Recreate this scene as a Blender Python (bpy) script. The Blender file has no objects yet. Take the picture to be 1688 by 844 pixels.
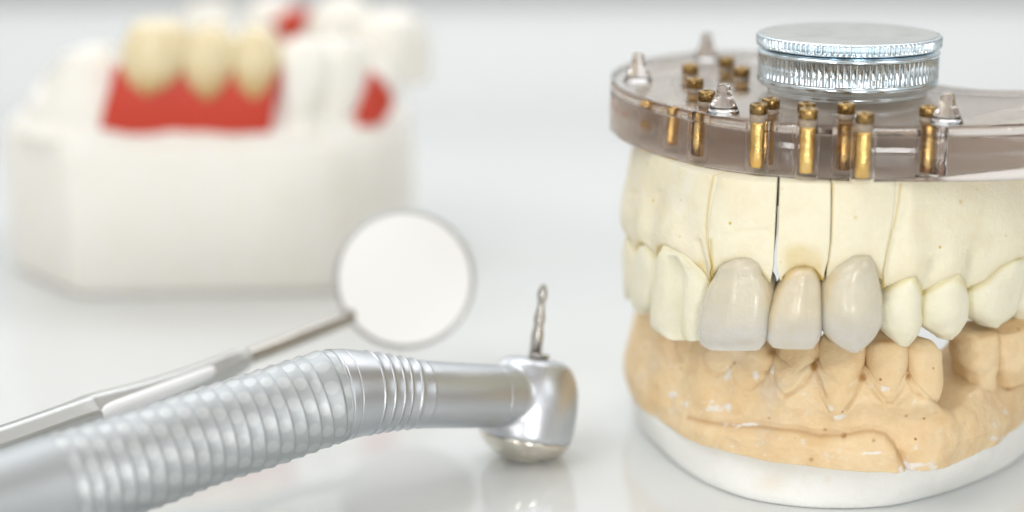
import bpy, bmesh, math, random
import numpy as np
from mathutils import Vector, noise
random.seed(4)
C = bpy.context.scene.collection
# ------------------------------------------------------------------ camera model (1 unit = 1 cm)
H = 9.2; PITCH = math.radians(16.0); FPX = 3282.0
cP, sP = math.cos(PITCH), math.sin(PITCH)
def ray(px, py):
    u = (px-844)/FPX; v = (422-py)/FPX
    return np.array([u, cP+sP*v, -sP+cP*v])
def at_t(px, py, t): return np.array([0, 0, H])+ray(px, py)*t
def at_z(px, py, z): d = ray(px, py); return np.array([0, 0, H])+d*((z-H)/d[2])
def at_Y(px, py, Y): d = ray(px, py); return np.array([0, 0, H])+d*(Y/d[1])
def project(P):
    P = np.asarray(P, float); q = P-np.array([0, 0, H])
    t = q[..., 1]*cP-q[..., 2]*sP
    up = q[..., 1]*sP+q[..., 2]*cP
    return 844+FPX*q[..., 0]/t, 422-FPX*up/t
# ------------------------------------------------------------------ materials
def mat(name, color, rough=.5, metal=0, **kw):
    m = bpy.data.materials.new(name); m.use_nodes = True
    b = m.node_tree.nodes['Principled BSDF']
    b.inputs['Base Color'].default_value = (*color, 1)
    b.inputs['Roughness'].default_value = rough; b.inputs['Metallic'].default_value = metal
    for k, v in kw.items(): b.inputs[k.replace('_', ' ')].default_value = v
    return m
def N(m, t, **kw):
    n = m.node_tree.nodes.new(t)
    for k, v in kw.items(): setattr(n, k, v)
    return n
def L(m, a, b): m.node_tree.links.new(a, b)
def bsdf(m): return m.node_tree.nodes['Principled BSDF']
def ntex(m, scale, detail=4, rough=.6, vec=None, dist=0):
    n = N(m, 'ShaderNodeTexNoise'); n.inputs['Scale'].default_value = scale; n.inputs['Detail'].default_value = detail
    n.inputs['Roughness'].default_value = rough; n.inputs['Distortion'].default_value = dist
    if vec is None:
        g = N(m, 'ShaderNodeNewGeometry'); vec = g.outputs['Position']
    L(m, vec, n.inputs['Vector']); return n.outputs['Fac']
def ramp(m, f, stops):
    r = N(m, 'ShaderNodeValToRGB'); e = r.color_ramp.elements
    while len(e) < len(stops): e.new(.5)
    for k, (p, c) in zip(e, stops):
        k.position = p; k.color = (*c, 1) if len(c) == 3 else c
    L(m, f, r.inputs['Fac']); return r.outputs['Color']
def mix(m, f, a, b, mode='MIX'):
    n = N(m, 'ShaderNodeMix', data_type='RGBA', blend_type=mode)
    for s, v in ((n.inputs[0], f), (n.inputs[6], a), (n.inputs[7], b)):
        if isinstance(v, (int, float)): s.default_value = v
        elif isinstance(v, tuple): s.default_value = (*v, 1)
        else: L(m, v, s)
    return n.outputs[2]
def attr(m, name):
    n = N(m, 'ShaderNodeAttribute'); n.attribute_name = name; return n.outputs['Fac']
def bump(m, h, strength=.3, dist=.02, prev=None):
    b = N(m, 'ShaderNodeBump'); b.inputs['Strength'].default_value = strength; b.inputs['Distance'].default_value = dist
    L(m, h, b.inputs['Height'])
    if prev is not None: L(m, prev, b.inputs['Normal'])
    return b.outputs['Normal']
def plaster(name, c1, c2, crease, chalk=(.82, .81, .78), sss=.25, pits=True, rough=.62):
    m = mat(name, c1, rough); b = bsdf(m)
    col = mix(m, ramp(m, ntex(m, 2.2, 5, .65), [(.38, (0, 0, 0)), (.66, (1, 1, 1))]), c1, c2)
    col = mix(m, ramp(m, ntex(m, 14, 4), [(.45, (0, 0, 0)), (.8, (.35, .35, .35))]), col, c2)
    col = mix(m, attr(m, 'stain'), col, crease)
    col = mix(m, attr(m, 'chalk'), col, chalk)
    v = N(m, 'ShaderNodeTexVoronoi'); v.inputs['Scale'].default_value = 3.1
    g = N(m, 'ShaderNodeNewGeometry'); L(m, g.outputs['Position'], v.inputs['Vector'])
    if pits:
        pf = ramp(m, v.outputs['Distance'], [(.035, (1, 1, 1)), (.075, (0, 0, 0))])
        col = mix(m, pf, col, crease)
        nb = bump(m, pf, -.5, .015)
    else: nb = None
    L(m, col, b.inputs['Base Color'])
    nb = bump(m, ntex(m, 60, 5, .7), .5, .014, nb)
    nb = bump(m, ntex(m, 9, 6, .7), .6, .035, nb)
    L(m, nb, b.inputs['Normal'])
    b.inputs['Subsurface Weight'].default_value = sss; b.inputs['Subsurface Scale'].default_value = .12
    b.inputs['Subsurface Radius'].default_value = (1, .8, .5)
    b.inputs['Specular IOR Level'].default_value = .3
    return m
M = {}
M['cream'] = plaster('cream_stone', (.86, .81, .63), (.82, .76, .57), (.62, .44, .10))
M['cream_tooth'] = plaster('cream_tooth_stone', (.86, .83, .67), (.84, .80, .61), (.68, .57, .22), pits=False)
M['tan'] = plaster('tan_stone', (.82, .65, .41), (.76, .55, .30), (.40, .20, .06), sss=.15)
M['white'] = plaster('white_plaster', (.89, .90, .87), (.86, .86, .83), (.70, .52, .26), pits=False)
M['bgwhite'] = plaster('warm_white_plaster', (.93, .92, .87), (.91, .89, .82), (.74, .62, .44), pits=False)
def porcelain(name, body, neck, edge, z0, z1):
    m = mat(name, body, .14); b = bsdf(m)
    tc = N(m, 'ShaderNodeNewGeometry'); sp = N(m, 'ShaderNodeSeparateXYZ'); L(m, tc.outputs['Position'], sp.inputs[0])
    mr = N(m, 'ShaderNodeMapRange'); mr.inputs[1].default_value = z0; mr.inputs[2].default_value = z1
    L(m, sp.outputs['Z'], mr.inputs[0])
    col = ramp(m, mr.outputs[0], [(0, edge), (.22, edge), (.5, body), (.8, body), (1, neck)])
    col = mix(m, ramp(m, ntex(m, 5, 4), [(.4, (0, 0, 0)), (.7, (.5, .5, .5))]), col, tuple(.9*x for x in body))
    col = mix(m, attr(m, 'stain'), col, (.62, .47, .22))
    L(m, col, b.inputs['Base Color'])
    mp = N(m, 'ShaderNodeMapping'); mp.inputs['Scale'].default_value = (1, 1, .12); L(m, tc.outputs['Position'], mp.inputs[0])
    mp2 = N(m, 'ShaderNodeMapping'); mp2.inputs['Scale'].default_value = (.35, .35, 1); L(m, tc.outputs['Position'], mp2.inputs[0])
    nb = bump(m, ntex(m, 22, 3, .6, mp.outputs[0]), .5, .02)
    nb = bump(m, ntex(m, 38, 3, .6, mp2.outputs[0]), .6, .014, nb)
    L(m, nb, b.inputs['Normal'])
    b.inputs['Subsurface Weight'].default_value = .6; b.inputs['Subsurface Scale'].default_value = .15
    b.inputs['Subsurface Radius'].default_value = (1, .8, .55)
    b.inputs['Coat Weight'].default_value = .4; b.inputs['Coat Roughness'].default_value = .12
    return m
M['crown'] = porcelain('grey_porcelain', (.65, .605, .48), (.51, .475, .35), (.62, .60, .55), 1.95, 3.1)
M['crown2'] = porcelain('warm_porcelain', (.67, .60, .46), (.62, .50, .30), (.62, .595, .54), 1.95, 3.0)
M['bridge'] = porcelain('yellow_porcelain', (.80, .70, .46), (.84, .83, .74), (.60, .38, .11), 2.9, 4.4)
M['red'] = mat('red_silicone', (.58, .045, .018), .4, Subsurface_Weight=.15, Subsurface_Scale=.2)
def metal(name, c, rough, nscale=20, bs=.05, streak=None):
    m = mat(name, c, rough, 1); b = bsdf(m)
    f = ntex(m, nscale, 4)
    mr = N(m, 'ShaderNodeMapRange'); mr.inputs[3].default_value = rough*.75; mr.inputs[4].default_value = rough*1.35
    L(m, f, mr.inputs[0]); L(m, mr.outputs[0], b.inputs['Roughness'])
    L(m, bump(m, f, bs, .01), b.inputs['Normal'])
    if streak: L(m, mix(m, ramp(m, ntex(m, 3.5, 4), [(.42, (0, 0, 0)), (.7, (.8, .8, .8))]), c, streak), b.inputs['Base Color'])
    return m
M['satin'] = metal('satin_aluminium', (.70, .73, .76), .50, 60, .15)
M['satin_neck'] = metal('satin_neck_aluminium', (.52, .54, .56), .36, 60, .08)
M['head'] = metal('polished_head_steel', (.60, .62, .65), .35, 30, .04)
M['nickel'] = metal('nickel', (.72, .68, .60), .14, 10, .03)
M['steel'] = metal('dark_steel', (.42, .405, .375), .28, 10, .05)
M['core'] = mat('pale_filler_cream', (.90, .87, .80), .6)
M['strip'] = mat('white_highlight', (.86, .87, .88), .3)
M['handle'] = metal('mirror_handle_steel', (.52, .53, .52), .38, 10, .03)
M['chrome'] = metal('zinc_chrome', (.78, .88, .95), .15, 14, .01, (.66, .76, .82))
M['lid_top'] = metal('worn_zinc_top', (.46, .47, .45), .42, 25, .2, (.36, .37, .35))
M['brass'] = metal('brass', (.86, .60, .24), .24, 22, .8, (.55, .33, .10))
M['brass_dark'] = metal('aged_brass', (.40, .26, .10), .26, 30, .3, (.15, .09, .04))
M['sleeve'] = mat('pale_sleeve', (.52, .44, .34), .25, Transmission_Weight=.5)
M['rim'] = metal('mirror_rim_steel', (.50, .51, .49), .38, 10, .03)
M['mirror'] = mat('mirror_glass', (.95, .96, .95), .02, 1)
# satin body: oval dimples painted as a lighter sheen, without relief
m = M['satin']; b = bsdf(m)
col = mix(m, attr(m, 'dimple_sheen'), (.47, .495, .505), (.56, .585, .59)); L(m, col, b.inputs['Base Color'])
ac = mat('clear_acrylic', (.97, .95, .95), .03, 0, Transmission_Weight=1.0, IOR=1.47)
va = N(ac, 'ShaderNodeVolumeAbsorption'); va.inputs['Color'].default_value = (.68, .40, .12, 1); va.inputs['Density'].default_value = .11
L(ac, va.outputs[0], ac.node_tree.nodes['Material Output'].inputs['Volume'])
L(ac, bump(ac, ntex(ac, 22, 4, .6), .05, .01), bsdf(ac).inputs['Normal'])
mr = N(ac, 'ShaderNodeMapRange'); mr.inputs[1].default_value = .5; mr.inputs[2].default_value = .75; mr.inputs[3].default_value = .06; mr.inputs[4].default_value = .30
L(ac, ntex(ac, 9, 6, .75), mr.inputs[0]); L(ac, mr.outputs[0], bsdf(ac).inputs['Roughness'])
M['acrylic'] = ac
M['resin'] = mat('clear_resin', (.98, .96, .94), .08, 0, Transmission_Weight=1.0, IOR=.955)
tb = mat('glossy_white_table', (.74, .76, .755), .045, IOR=1.65); M['table'] = tb
L(tb, mix(tb, ramp(tb, ntex(tb, .12, 3), [(.35, (0, 0, 0)), (.7, (1, 1, 1))]), (.68, .705, .71), (.70, .72, .715)), bsdf(tb).inputs['Base Color'])
L(tb, bump(tb, ntex(tb, 1.5, 2), .02, .02), bsdf(tb).inputs['Normal'])
M['wall'] = mat('pale_wall', (.80, .82, .83), .7)
M['bar'] = mat('pale_grey_bar', (.56, .59, .60), .6)
# ------------------------------------------------------------------ mesh helpers
def obj(name, verts, faces, m, parent=None, smooth=True, attrs=None, sub=0):
    me = bpy.data.meshes.new(name); me.from_pydata([tuple(map(float, v)) for v in verts], [], [tuple(int(i) for i in f) for f in faces])
    if attrs:
        for k, a in attrs.items():
            at = me.attributes.new(k, 'FLOAT', 'POINT'); at.data.foreach_set('value', np.asarray(a, np.float32))
    bm = bmesh.new(); bm.from_mesh(me); bmesh.ops.recalc_face_normals(bm, faces=bm.faces); bm.to_mesh(me); bm.free()
    if smooth: me.polygons.foreach_set('use_smooth', [True]*len(me.polygons))
    me.materials.append(m); o = bpy.data.objects.new(name, me); C.objects.link(o)
    if parent is not None:
        o.parent = parent; o.matrix_parent_inverse = parent.matrix_world.inverted()
    if sub: s = o.modifiers.new('sub', 'SUBSURF'); s.levels = s.render_levels = sub
    return o
def empty(name, loc, label, cat, group=None):
    o = bpy.data.objects.new(name, None); C.objects.link(o); o.location = loc; o['label'] = label; o['category'] = cat
    if group: o['group'] = group
    bpy.context.view_layer.update(); return o
def rings(R, closed_u=True, cap=True):
    """R: list of rings (n x 3). returns verts, faces"""
    n = len(R[0]); V = np.concatenate([np.asarray(r, float) for r in R]); F = []
    for j in range(len(R)-1):
        for i in range(n if closed_u else n-1):
            k = (i+1) % n; F.append((j*n+i, j*n+k, (j+1)*n+k, (j+1)*n+i))
    if cap:
        V = np.vstack([V, R[0].mean(0), R[-1].mean(0)]); a = len(V)-2; bb = len(V)-1; o = (len(R)-1)*n
        for i in range(n):
            k = (i+1) % n; F.append((a, k, i)); F.append((bb, o+i, o+k))
    return V, F
def frame(d):
    d = np.asarray(d, float); d = d/np.linalg.norm(d)
    a = np.cross(d, [0, 0, 1.]);
    if np.linalg.norm(a) < 1e-4: a = np.array([1., 0, 0])
    a /= np.linalg.norm(a); return d, a, np.cross(a, d)
def revolve(P0, axis, prof, n=64, rmod=None):
    """prof: list of (h, r) along the axis"""
    d, a, b_ = frame(axis); th = np.linspace(0, 2*math.pi, n, endpoint=False); R = []
    for h, r in prof:
        rr = np.full(n, r) if rmod is None else rmod(h, r, th)
        R.append(np.asarray(P0)+d*h+np.outer(rr*np.cos(th), a)+np.outer(rr*np.sin(th), b_))
    return rings(R)
def crom(P, n):
    P = np.asarray(P, float); k = len(P)-1
    Q = np.vstack([2*P[0]-P[1], P, 2*P[-1]-P[-2]]); out = []
    for t in np.linspace(0, k, n):
        i = min(int(t), k-1); f = t-i; p0, p1, p2, p3 = Q[i:i+4]
        out.append(.5*((2*p1)+(-p0+p2)*f+(2*p0-5*p1+4*p2-p3)*f*f+(-p0+3*p1-3*p2+p3)*f**3))
    return np.array(out)
class Curve:
    def __init__(s, pts, n=1500):
        D = crom(pts, n); seg = np.r_[0, np.cumsum(np.linalg.norm(np.diff(D, axis=0), axis=1))]
        S = np.linspace(0, seg[-1], n); s.P = np.c_[np.interp(S, seg, D[:, 0]), np.interp(S, seg, D[:, 1])]; s.S = S
        T = np.gradient(s.P, axis=0)
        k = 31; pad = np.vstack([np.repeat(T[:1], k//2, 0), T, np.repeat(T[-1:], k//2, 0)])
        T = np.c_[np.convolve(pad[:, 0], np.ones(k)/k, 'valid'), np.convolve(pad[:, 1], np.ones(k)/k, 'valid')]
        T /= np.linalg.norm(T, axis=1)[:, None]; s.T = T; s.N = np.c_[T[:, 1], -T[:, 0]]
    def at(s, q, off=0):
        q = np.asarray(q, float)
        x = np.interp(q, s.S, s.P[:, 0]); y = np.interp(q, s.S, s.P[:, 1])
        nx = np.interp(q, s.S, s.N[:, 0]); ny = np.interp(q, s.S, s.N[:, 1])
        return x+nx*off, y+ny*off
    def nor(s, q): return np.array([np.interp(q, s.S, s.N[:, 0]), np.interp(q, s.S, s.N[:, 1]), 0])
    def hit(s, px, py, off=0):
        """(s, z) where the sight line meets the upright sheet over the curve (front one)"""
        d = ray(px, py); X = s.P+s.N*off; f = X[:, 0]*d[1]-X[:, 1]*d[0]
        c = np.where(f[:-1]*f[1:] <= 0)[0]
        if len(c) == 0: i = int(np.argmin(np.abs(f/X[:, 1]))); q = s.S[i]
        else:
            i = min(c, key=lambda k: X[k, 1]); q = s.S[i]+(s.S[i+1]-s.S[i])*abs(f[i])/(abs(f[i])+abs(f[i+1])+1e-12)
        x, y = s.at(q, off); return q, H+y/d[1]*d[2]
def polydist(px, py, line):
    best = np.full(px.shape, 1e9)
    for (x0, y0), (x1, y1) in zip(line[:-1], line[1:]):
        dx, dy = x1-x0, y1-y0; t = np.clip(((px-x0)*dx+(py-y0)*dy)/(dx*dx+dy*dy+1e-9), 0, 1)
        best = np.minimum(best, np.hypot(px-x0-t*dx, py-y0-t*dy))
    return best
def bell(d, w): return np.exp(-(d/w)**2)
def blob(px, py, x, y, rx, ry): return np.exp(-(((px-x)/rx)**2+((py-y)/ry)**2))
def fbm(P, sc, seed=0, o=3): 
    return np.array([noise.fractal(Vector((p[0]*sc+seed, p[1]*sc, p[2]*sc)), 1, 2, o) for p in P])
def tooth(name, cv, rows, m, parent, k=.35, nr=34, ns=44, ex=.75, relief=None, rough=.006, capL=.35, stain=None, back=None):
    """rows (xL,yL,xR,yR,f,h): outline in the view, f front offset from the arch, h half thickness"""
    A = []
    for xL, yL, xR, yR, f, h in rows:
        oc = f-h*k; a, za = cv.hit(xL, yL, oc); c, zc = cv.hit(xR, yR, oc)
        xa, ya = cv.at(a, oc); xc, yc = cv.at(c, oc); nn = cv.nor((a+c)/2)
        A.append([xa, ya, za, xc, yc, zc, f, h, oc, nn[0], nn[1]])
    A = crom(A, nr); R = []; th = np.linspace(0, 2*math.pi, ns, endpoint=False)
    cx = np.sign(np.cos(th))*np.abs(np.cos(th))**ex; sy = np.sign(np.sin(th))*np.abs(np.sin(th))**ex
    def ring(r, sc, shift, v):
        PL, PR = r[:3], r[3:6]; c = (PL+PR)/2+shift; T = (PR-PL)/2; n = np.array([r[9], r[10], 0]); n /= np.linalg.norm(n)
        f, h, oc = r[6:9]; fr = h*sy*sc+(f-h-oc)
        if relief is not None: fr = fr+relief(cx, v)*(sy > 0)*np.abs(sy)
        return c+np.outer(cx*sc, T)+np.outer(fr, n)
    c0 = (A[0][:3]+A[0][3:6])/2; c1 = (A[1][:3]+A[1][3:6])/2; dd = c0-c1; dd /= np.linalg.norm(dd)+1e-9
    e = capL*min(A[0][7], np.linalg.norm(A[0][3:6]-A[0][:3])/2)
    for q in (.08, .3, .5, .7, .85, .95): R.append(ring(A[0], q, dd*e*math.sqrt(1-q*q), 0))
    for j, r in enumerate(A): R.append(ring(r, 1, 0*dd, j/(nr-1)))
    c0 = (A[-1][:3]+A[-1][3:6])/2; c1 = (A[-2][:3]+A[-2][3:6])/2; dd = c0-c1; dd /= np.linalg.norm(dd)+1e-9
    e = capL*min(A[-1][7], np.linalg.norm(A[-1][3:6]-A[-1][:3])/2)
    for q in (.95, .85, .7, .5, .3, .08): R.append(ring(A[-1], q, dd*e*math.sqrt(1-q*q), 1))
    V, F = rings(R)
    d = fbm(V, 2.5, len(name)+rows[0][0]); ce = V.mean(0); dirs = V-ce; dirs /= np.linalg.norm(dirs, axis=1)[:, None]+1e-9
    V = V+dirs*(d*rough*2)[:, None]
    px, py = project(V)
    at = {'stain': np.zeros(len(V)) if stain is None else stain(px, py), 'chalk': np.zeros(len(V))}
    return obj(name, V, F, m, parent, attrs=at)
def sweep(name, cv, sL, sR, z0, z1, thick, disp, m, parent, ni=200, nj=60, r=.12, lean=None, attrs=None, nse=.01, closegap=0):
    """solid swept along the arch: outer face z0 -> z1(s), rounded free edge, inner face back to z0"""
    prof = [(j/nj, 0) for j in range(nj+1)]
    rnd = [(1, q) for q in (15, 30, 45, 60, 75, 90)]; G = []
    us = np.linspace(0, 1, ni+1); zt = z0
    for j in range(nj+1):
        f = j/nj; zz = None
        s_mid = sL(zt)+(sR(zt)-sL(zt))*us; z1v = z1(s_mid); sg = np.sign(z1v-z0)
        z = z0+(z1v-sg*r-z0)*f; s = np.array([sL(a)+(sR(a)-sL(a))*u for a, u in zip(z, us)]); G.append((s, z, np.zeros(ni+1)))
    s = G[-1][0]; z1v = z1(s)
    for q in (15, 30, 45, 60, 75, 90):
        a = math.radians(q); G.append((s, z1v-sg*r*(1-math.sin(a)), np.full(ni+1, -r*(1-math.cos(a)))))
    for q in (.3, .6, .9): G.append((s, z1v, np.full(ni+1, -r-(thick-2*r)*q)))
    for q in (20, 45, 70, 90):
        a = math.radians(90-q); G.append((s, z1v-sg*r*(1-math.sin(a)), np.full(ni+1, -thick+r*(1-math.cos(a)))))
    for q in (.3, .6, 1):
        z = z1v+(z0-z1v)*q; G.append((np.array([sL(a)+(sR(a)-sL(a))*u for a, u in zip(z, us)]), z, np.full(ni+1, -thick)))
    S = np.array([g[0] for g in G]); Z = np.array([g[1] for g in G]); O = np.array([g[2] for g in G])
    w = np.clip(1+O/(thick*.5), 0, 1)
    if closegap: S = S+np.clip((-O-.2)/.15, 0, 1)*closegap*(us[None, :]*2-1)
    if lean is not None: O = O+lean(S, Z)
    X, Y = cv.at(S, 0); NX = np.interp(S, cv.S, cv.N[:, 0]); NY = np.interp(S, cv.S, cv.N[:, 1])
    P = np.stack([X+NX*O, Y+NY*O, Z], -1); px, py = project(P)
    D = disp(px, py, S, Z)*w
    fl = P.reshape(-1, 3); D = D+(fbm(fl, 1.6, 3.3)*nse*1.8+fbm(fl, 6, 9.3)*nse*.5).reshape(D.shape)*w
    P[..., 0] += NX*D; P[..., 1] += NY*D
    nr_, nc = S.shape; V = P.reshape(-1, 3); F = []
    for j in range(nr_):
        k = (j+1) % nr_
        for i in range(nc-1): F.append((j*nc+i, j*nc+i+1, k*nc+i+1, k*nc+i))
    for i in (0, nc-1):                                   # end caps as a fan
        ids = [j*nc+i for j in range(nr_)]; c = len(V); V = np.vstack([V, V[ids].mean(0)])
        for a, b_ in zip(ids, ids[1:]+ids[:1]): F.append((a, b_, c))
    at = {}
    for kk in ('stain', 'chalk'):
        v = attrs(kk, px, py, fl.reshape(S.shape+(3,))) if attrs else np.zeros(S.shape)
        at[kk] = np.r_[np.clip(v, 0, 1).reshape(-1), 0, 0]
    o = obj(name, V, F, m, parent, attrs=at); return o
const = lambda v: (lambda z: v)
# ------------------------------------------------------------------ setting
def plane(name, x0, x1, y0, y1, z, m):
    o = obj(name, [(x0, y0, z), (x1, y0, z), (x1, y1, z), (x0, y1, z)], [(0, 1, 2, 3)], m, smooth=False); o['kind'] = 'structure'; return o
plane('table', -70, 70, -30, 60, 0, M['table'])
def vbox(x0, x1, y0, y1, z0, z1):
    V = [(x, y, z) for z in (z0, z1) for y in (y0, y1) for x in (x0, x1)]
    return V, [(0, 1, 3, 2), (4, 5, 7, 6), (0, 1, 5, 4), (2, 3, 7, 6), (0, 2, 6, 4), (1, 3, 7, 5)]
o = obj('wall', *vbox(-90, 90, 66, 68, -12, 60), M['wall'], smooth=False); o['kind'] = 'structure'
V = []; F = []
for z0, z1 in ((-6, 1.2), (5.2, 6.6), (9.6, 11.4)):  # bars added for the dark bands they reflect in the table
    v, f = vbox(-90, 90, 65.2, 65.9, z0, z1); F += [tuple(i+len(V) for i in q) for q in f]; V += v
o = obj('reflection_bar', V, F, M['bar'], smooth=False); o['kind'] = 'structure'
# ------------------------------------------------------------------ lower cast
LC = Curve([(1.95, 25.9), (1.62, 25.3), (1.48, 24.6), (1.51, 23.7), (1.76, 22.9), (2.28, 22.15), (2.85, 21.75), (3.39, 21.5), (3.93, 21.34), (4.46, 21.28),
            (4.95, 21.38), (5.46, 21.75), (5.90, 22.3), (6.35, 22.93), (6.85, 23.8), (7.3, 24.8)])
low = empty('lower_dental_cast', (3.9, 23.5, 0), 'lower jaw cast of tan stone with teeth, set on a rounded white plaster base', 'dental cast')
def sx(cv, px, py=650, off=0): return cv.hit(px, py, off)[0]
crest_px = [(1045, 1.93), (1100, 1.90), (1180, 1.86), (1250, 1.80), (1268, 1.72), (1300, 1.68), (1345, 1.70), (1385, 1.62), (1425, 1.68), (1460, 1.60), (1497, 1.66), (1530, 1.42), (1550, 1.22), (1572, 1.10), (1592, 1.14), (1612, 1.24), (1640, 1.36), (1685, 1.45)]
cs = [(0, 1.7)]+[(sx(LC, p, 620, -.2), z) for p, z in crest_px]+[(LC.S[-1], 1.5)]
crest = lambda s: np.interp(s, [a for a, _ in cs], [b_ for _, b_ in cs])
ledge = [(1135, 688), (1200, 700), (1260, 704), (1318, 711), (1350, 719), (1391, 718), (1415, 713), (1440, 712), (1460, 718), (1473, 732), (1482, 750), (1492, 772)]
fold = [(1150, 707), (1260, 716), (1330, 728), (1400, 738), (1460, 742)]
def low_disp(px, py, s, z):
    d = np.zeros(px.shape)
    inside = np.interp(px, [p[0] for p in ledge], [p[1] for p in ledge])
    m_ = 1/(1+np.exp(-(py-inside)/2.5))*(px < 1491)*np.clip((px-1080)/80, 0, 1)
    d += .085*m_
    f2 = np.interp(px, [p[0] for p in fold], [p[1] for p in fold]); d += .035/(1+np.exp(-(py-f2)/2.0))*(px < 1478)*np.clip((px-1120)/60, 0, 1)
    d -= .05*bell(polydist(px, py, ledge), 7)
    # bulge right of the ledge
    d += .10*blob(px, py, 1540, 762, 45, 30)-.05*blob(px, py, 1500, 700, 40, 22)
    d -= .12*blob(px, py, 1520, 700, 50, 20)*.6
    # root swellings and the hollows between them
    for x, y, rx, ry, a in ((1385, 655, 26, 48, .10), (1465, 655, 22, 40, .08), (1300, 640, 30, 45, .09), (1225, 630, 30, 45, .07), (1150, 625, 30, 45, .06), (1092, 615, 20, 45, .05),
                            (1530, 650, 22, 30, .08)):
        d += a*blob(px, py, x, y, rx, ry)
    for ln, w, a in (([(1160, 592), (1166, 606), (1180, 618), (1196, 612), (1206, 600)], 3, .03), ([(1108, 566), (1113, 588), (1124, 594)], 4, .04),
                     ([(1068, 560), (1074, 574), (1086, 572)], 5, .03), ([(1272, 585), (1268, 602), (1262, 612)], 4, .05),
                     ([(1335, 612), (1325, 630), (1310, 645), (1297, 650)], 3, .035), ([(1345, 612), (1352, 625), (1360, 650)], 3, .04),
                     ([(1425, 628), (1438, 645), (1450, 660)], 3, .04), ([(1420, 630), (1410, 655), (1395, 675)], 3, .03),
                     ([(1497, 625), (1505, 645), (1520, 655)], 3, .03), ([(1215, 690), (1300, 685), (1400, 690), (1480, 670)], 14, .03),
                     ([(1636, 560), (1640, 590), (1634, 620)], 5, .06), ([(1665, 640), (1676, 632), (1688, 628)], 4, .06),
                     ([(1560, 660), (1600, 665), (1650, 650)], 16, .05), ([(1575, 645), (1600, 655), (1615, 650)], 4, .03),
                     ([(1350, 640), (1356, 660), (1366, 676)], 3, .03), ([(1200, 640), (1230, 655), (1280, 660)], 10, .02)):
        d -= a*bell(polydist(px, py, ln), w)
    for ln in rootl: d -= .02*bell(polydist(px, py, ln), 3.5)
    return d
rootl = [[(1344, 600), (1350, 625), (1362, 650)], [(1425, 600), (1420, 625), (1408, 655), (1396, 672)], [(1430, 605), (1436, 630), (1462, 662), (1470, 664), (1490, 640), (1497, 620)],
         [(1502, 625), (1515, 650), (1538, 660), (1554, 645)], [(1272, 600), (1280, 630), (1297, 650), (1325, 635), (1340, 612)], [(1206, 612), (1216, 634), (1236, 642), (1258, 626), (1268, 606)]]
def low_lean(s, z): return -.20*np.clip((z-.80)/.9, 0, 1)**.8*np.clip((LC.S[-1]-s), 0, 1)
rs = random.Random(3)
chalks = [(1186, 668, 16, 7), (1178, 662, 10, 5), (1135, 665, 7, 5), (1200, 618, 7, 9), (1247, 620, 5, 10), (1371, 669, 6, 5), (1382, 685, 8, 5), (1275, 612, 4, 8), (1503, 766, 14, 8),
          (1518, 764, 12, 7), (1532, 769, 8, 5), (1630, 614, 6, 8), (1637, 722, 9, 5), (1655, 680, 3, 3), (1462, 628, 6, 8), (1110, 650, 12, 4), (1212, 731, 4, 2), (1268, 744, 2, 2), (1228, 700, 20, 2), (1440, 742, 20, 1.6), (1395, 747, 12, 1.4), (1338, 698, 2, 2)]
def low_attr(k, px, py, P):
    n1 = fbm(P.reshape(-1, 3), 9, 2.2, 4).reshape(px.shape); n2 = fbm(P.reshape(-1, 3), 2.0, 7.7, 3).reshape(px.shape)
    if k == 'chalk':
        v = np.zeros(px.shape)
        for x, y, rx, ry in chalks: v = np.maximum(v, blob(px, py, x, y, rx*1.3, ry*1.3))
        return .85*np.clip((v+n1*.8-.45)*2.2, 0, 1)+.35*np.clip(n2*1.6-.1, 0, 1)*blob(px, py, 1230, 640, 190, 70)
    v = 1.3*blob(px, py, 1422, 622, 5, 6)+1.2*blob(px, py, 1343, 604, 4, 8)+.9*blob(px, py, 1498, 622, 4, 6)+.5*bell(polydist(px, py, ledge), 3)+sum(.2*bell(polydist(px, py, ln), 3)*(.6+n2) for ln in rootl)+.12*np.clip(n2*2, 0, 1)  # brown crease stain, also painted in to deepen the grooves between roots
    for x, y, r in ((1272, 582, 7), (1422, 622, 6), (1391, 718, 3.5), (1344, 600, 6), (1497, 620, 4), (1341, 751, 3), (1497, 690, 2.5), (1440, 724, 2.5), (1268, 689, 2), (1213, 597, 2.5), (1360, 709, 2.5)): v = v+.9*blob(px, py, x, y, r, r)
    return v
s0, s1 = 0.02, LC.S[-1]-.02
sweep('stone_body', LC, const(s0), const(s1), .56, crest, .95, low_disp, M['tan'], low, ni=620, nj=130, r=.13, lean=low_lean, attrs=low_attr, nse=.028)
# floor of the mouth
ii = LC.at(np.linspace(.1, LC.S[-1]-.1, 60), -.8); ii = (ii[0], np.minimum(ii[1], 24.1))
ring0 = np.c_[ii[0], ii[1], np.full(60, .62)]; ring1 = ring0.copy(); ring1[:, 2] = .95; ring1[:, :2] = ring1[:, :2]*.98+ring1[:, :2].mean(0)*.02
V, F = rings([ring0, ring1]); obj('mouth_floor', V, F, M['tan'], low, attrs={'stain': np.zeros(len(V)), 'chalk': np.zeros(len(V))})
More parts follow.
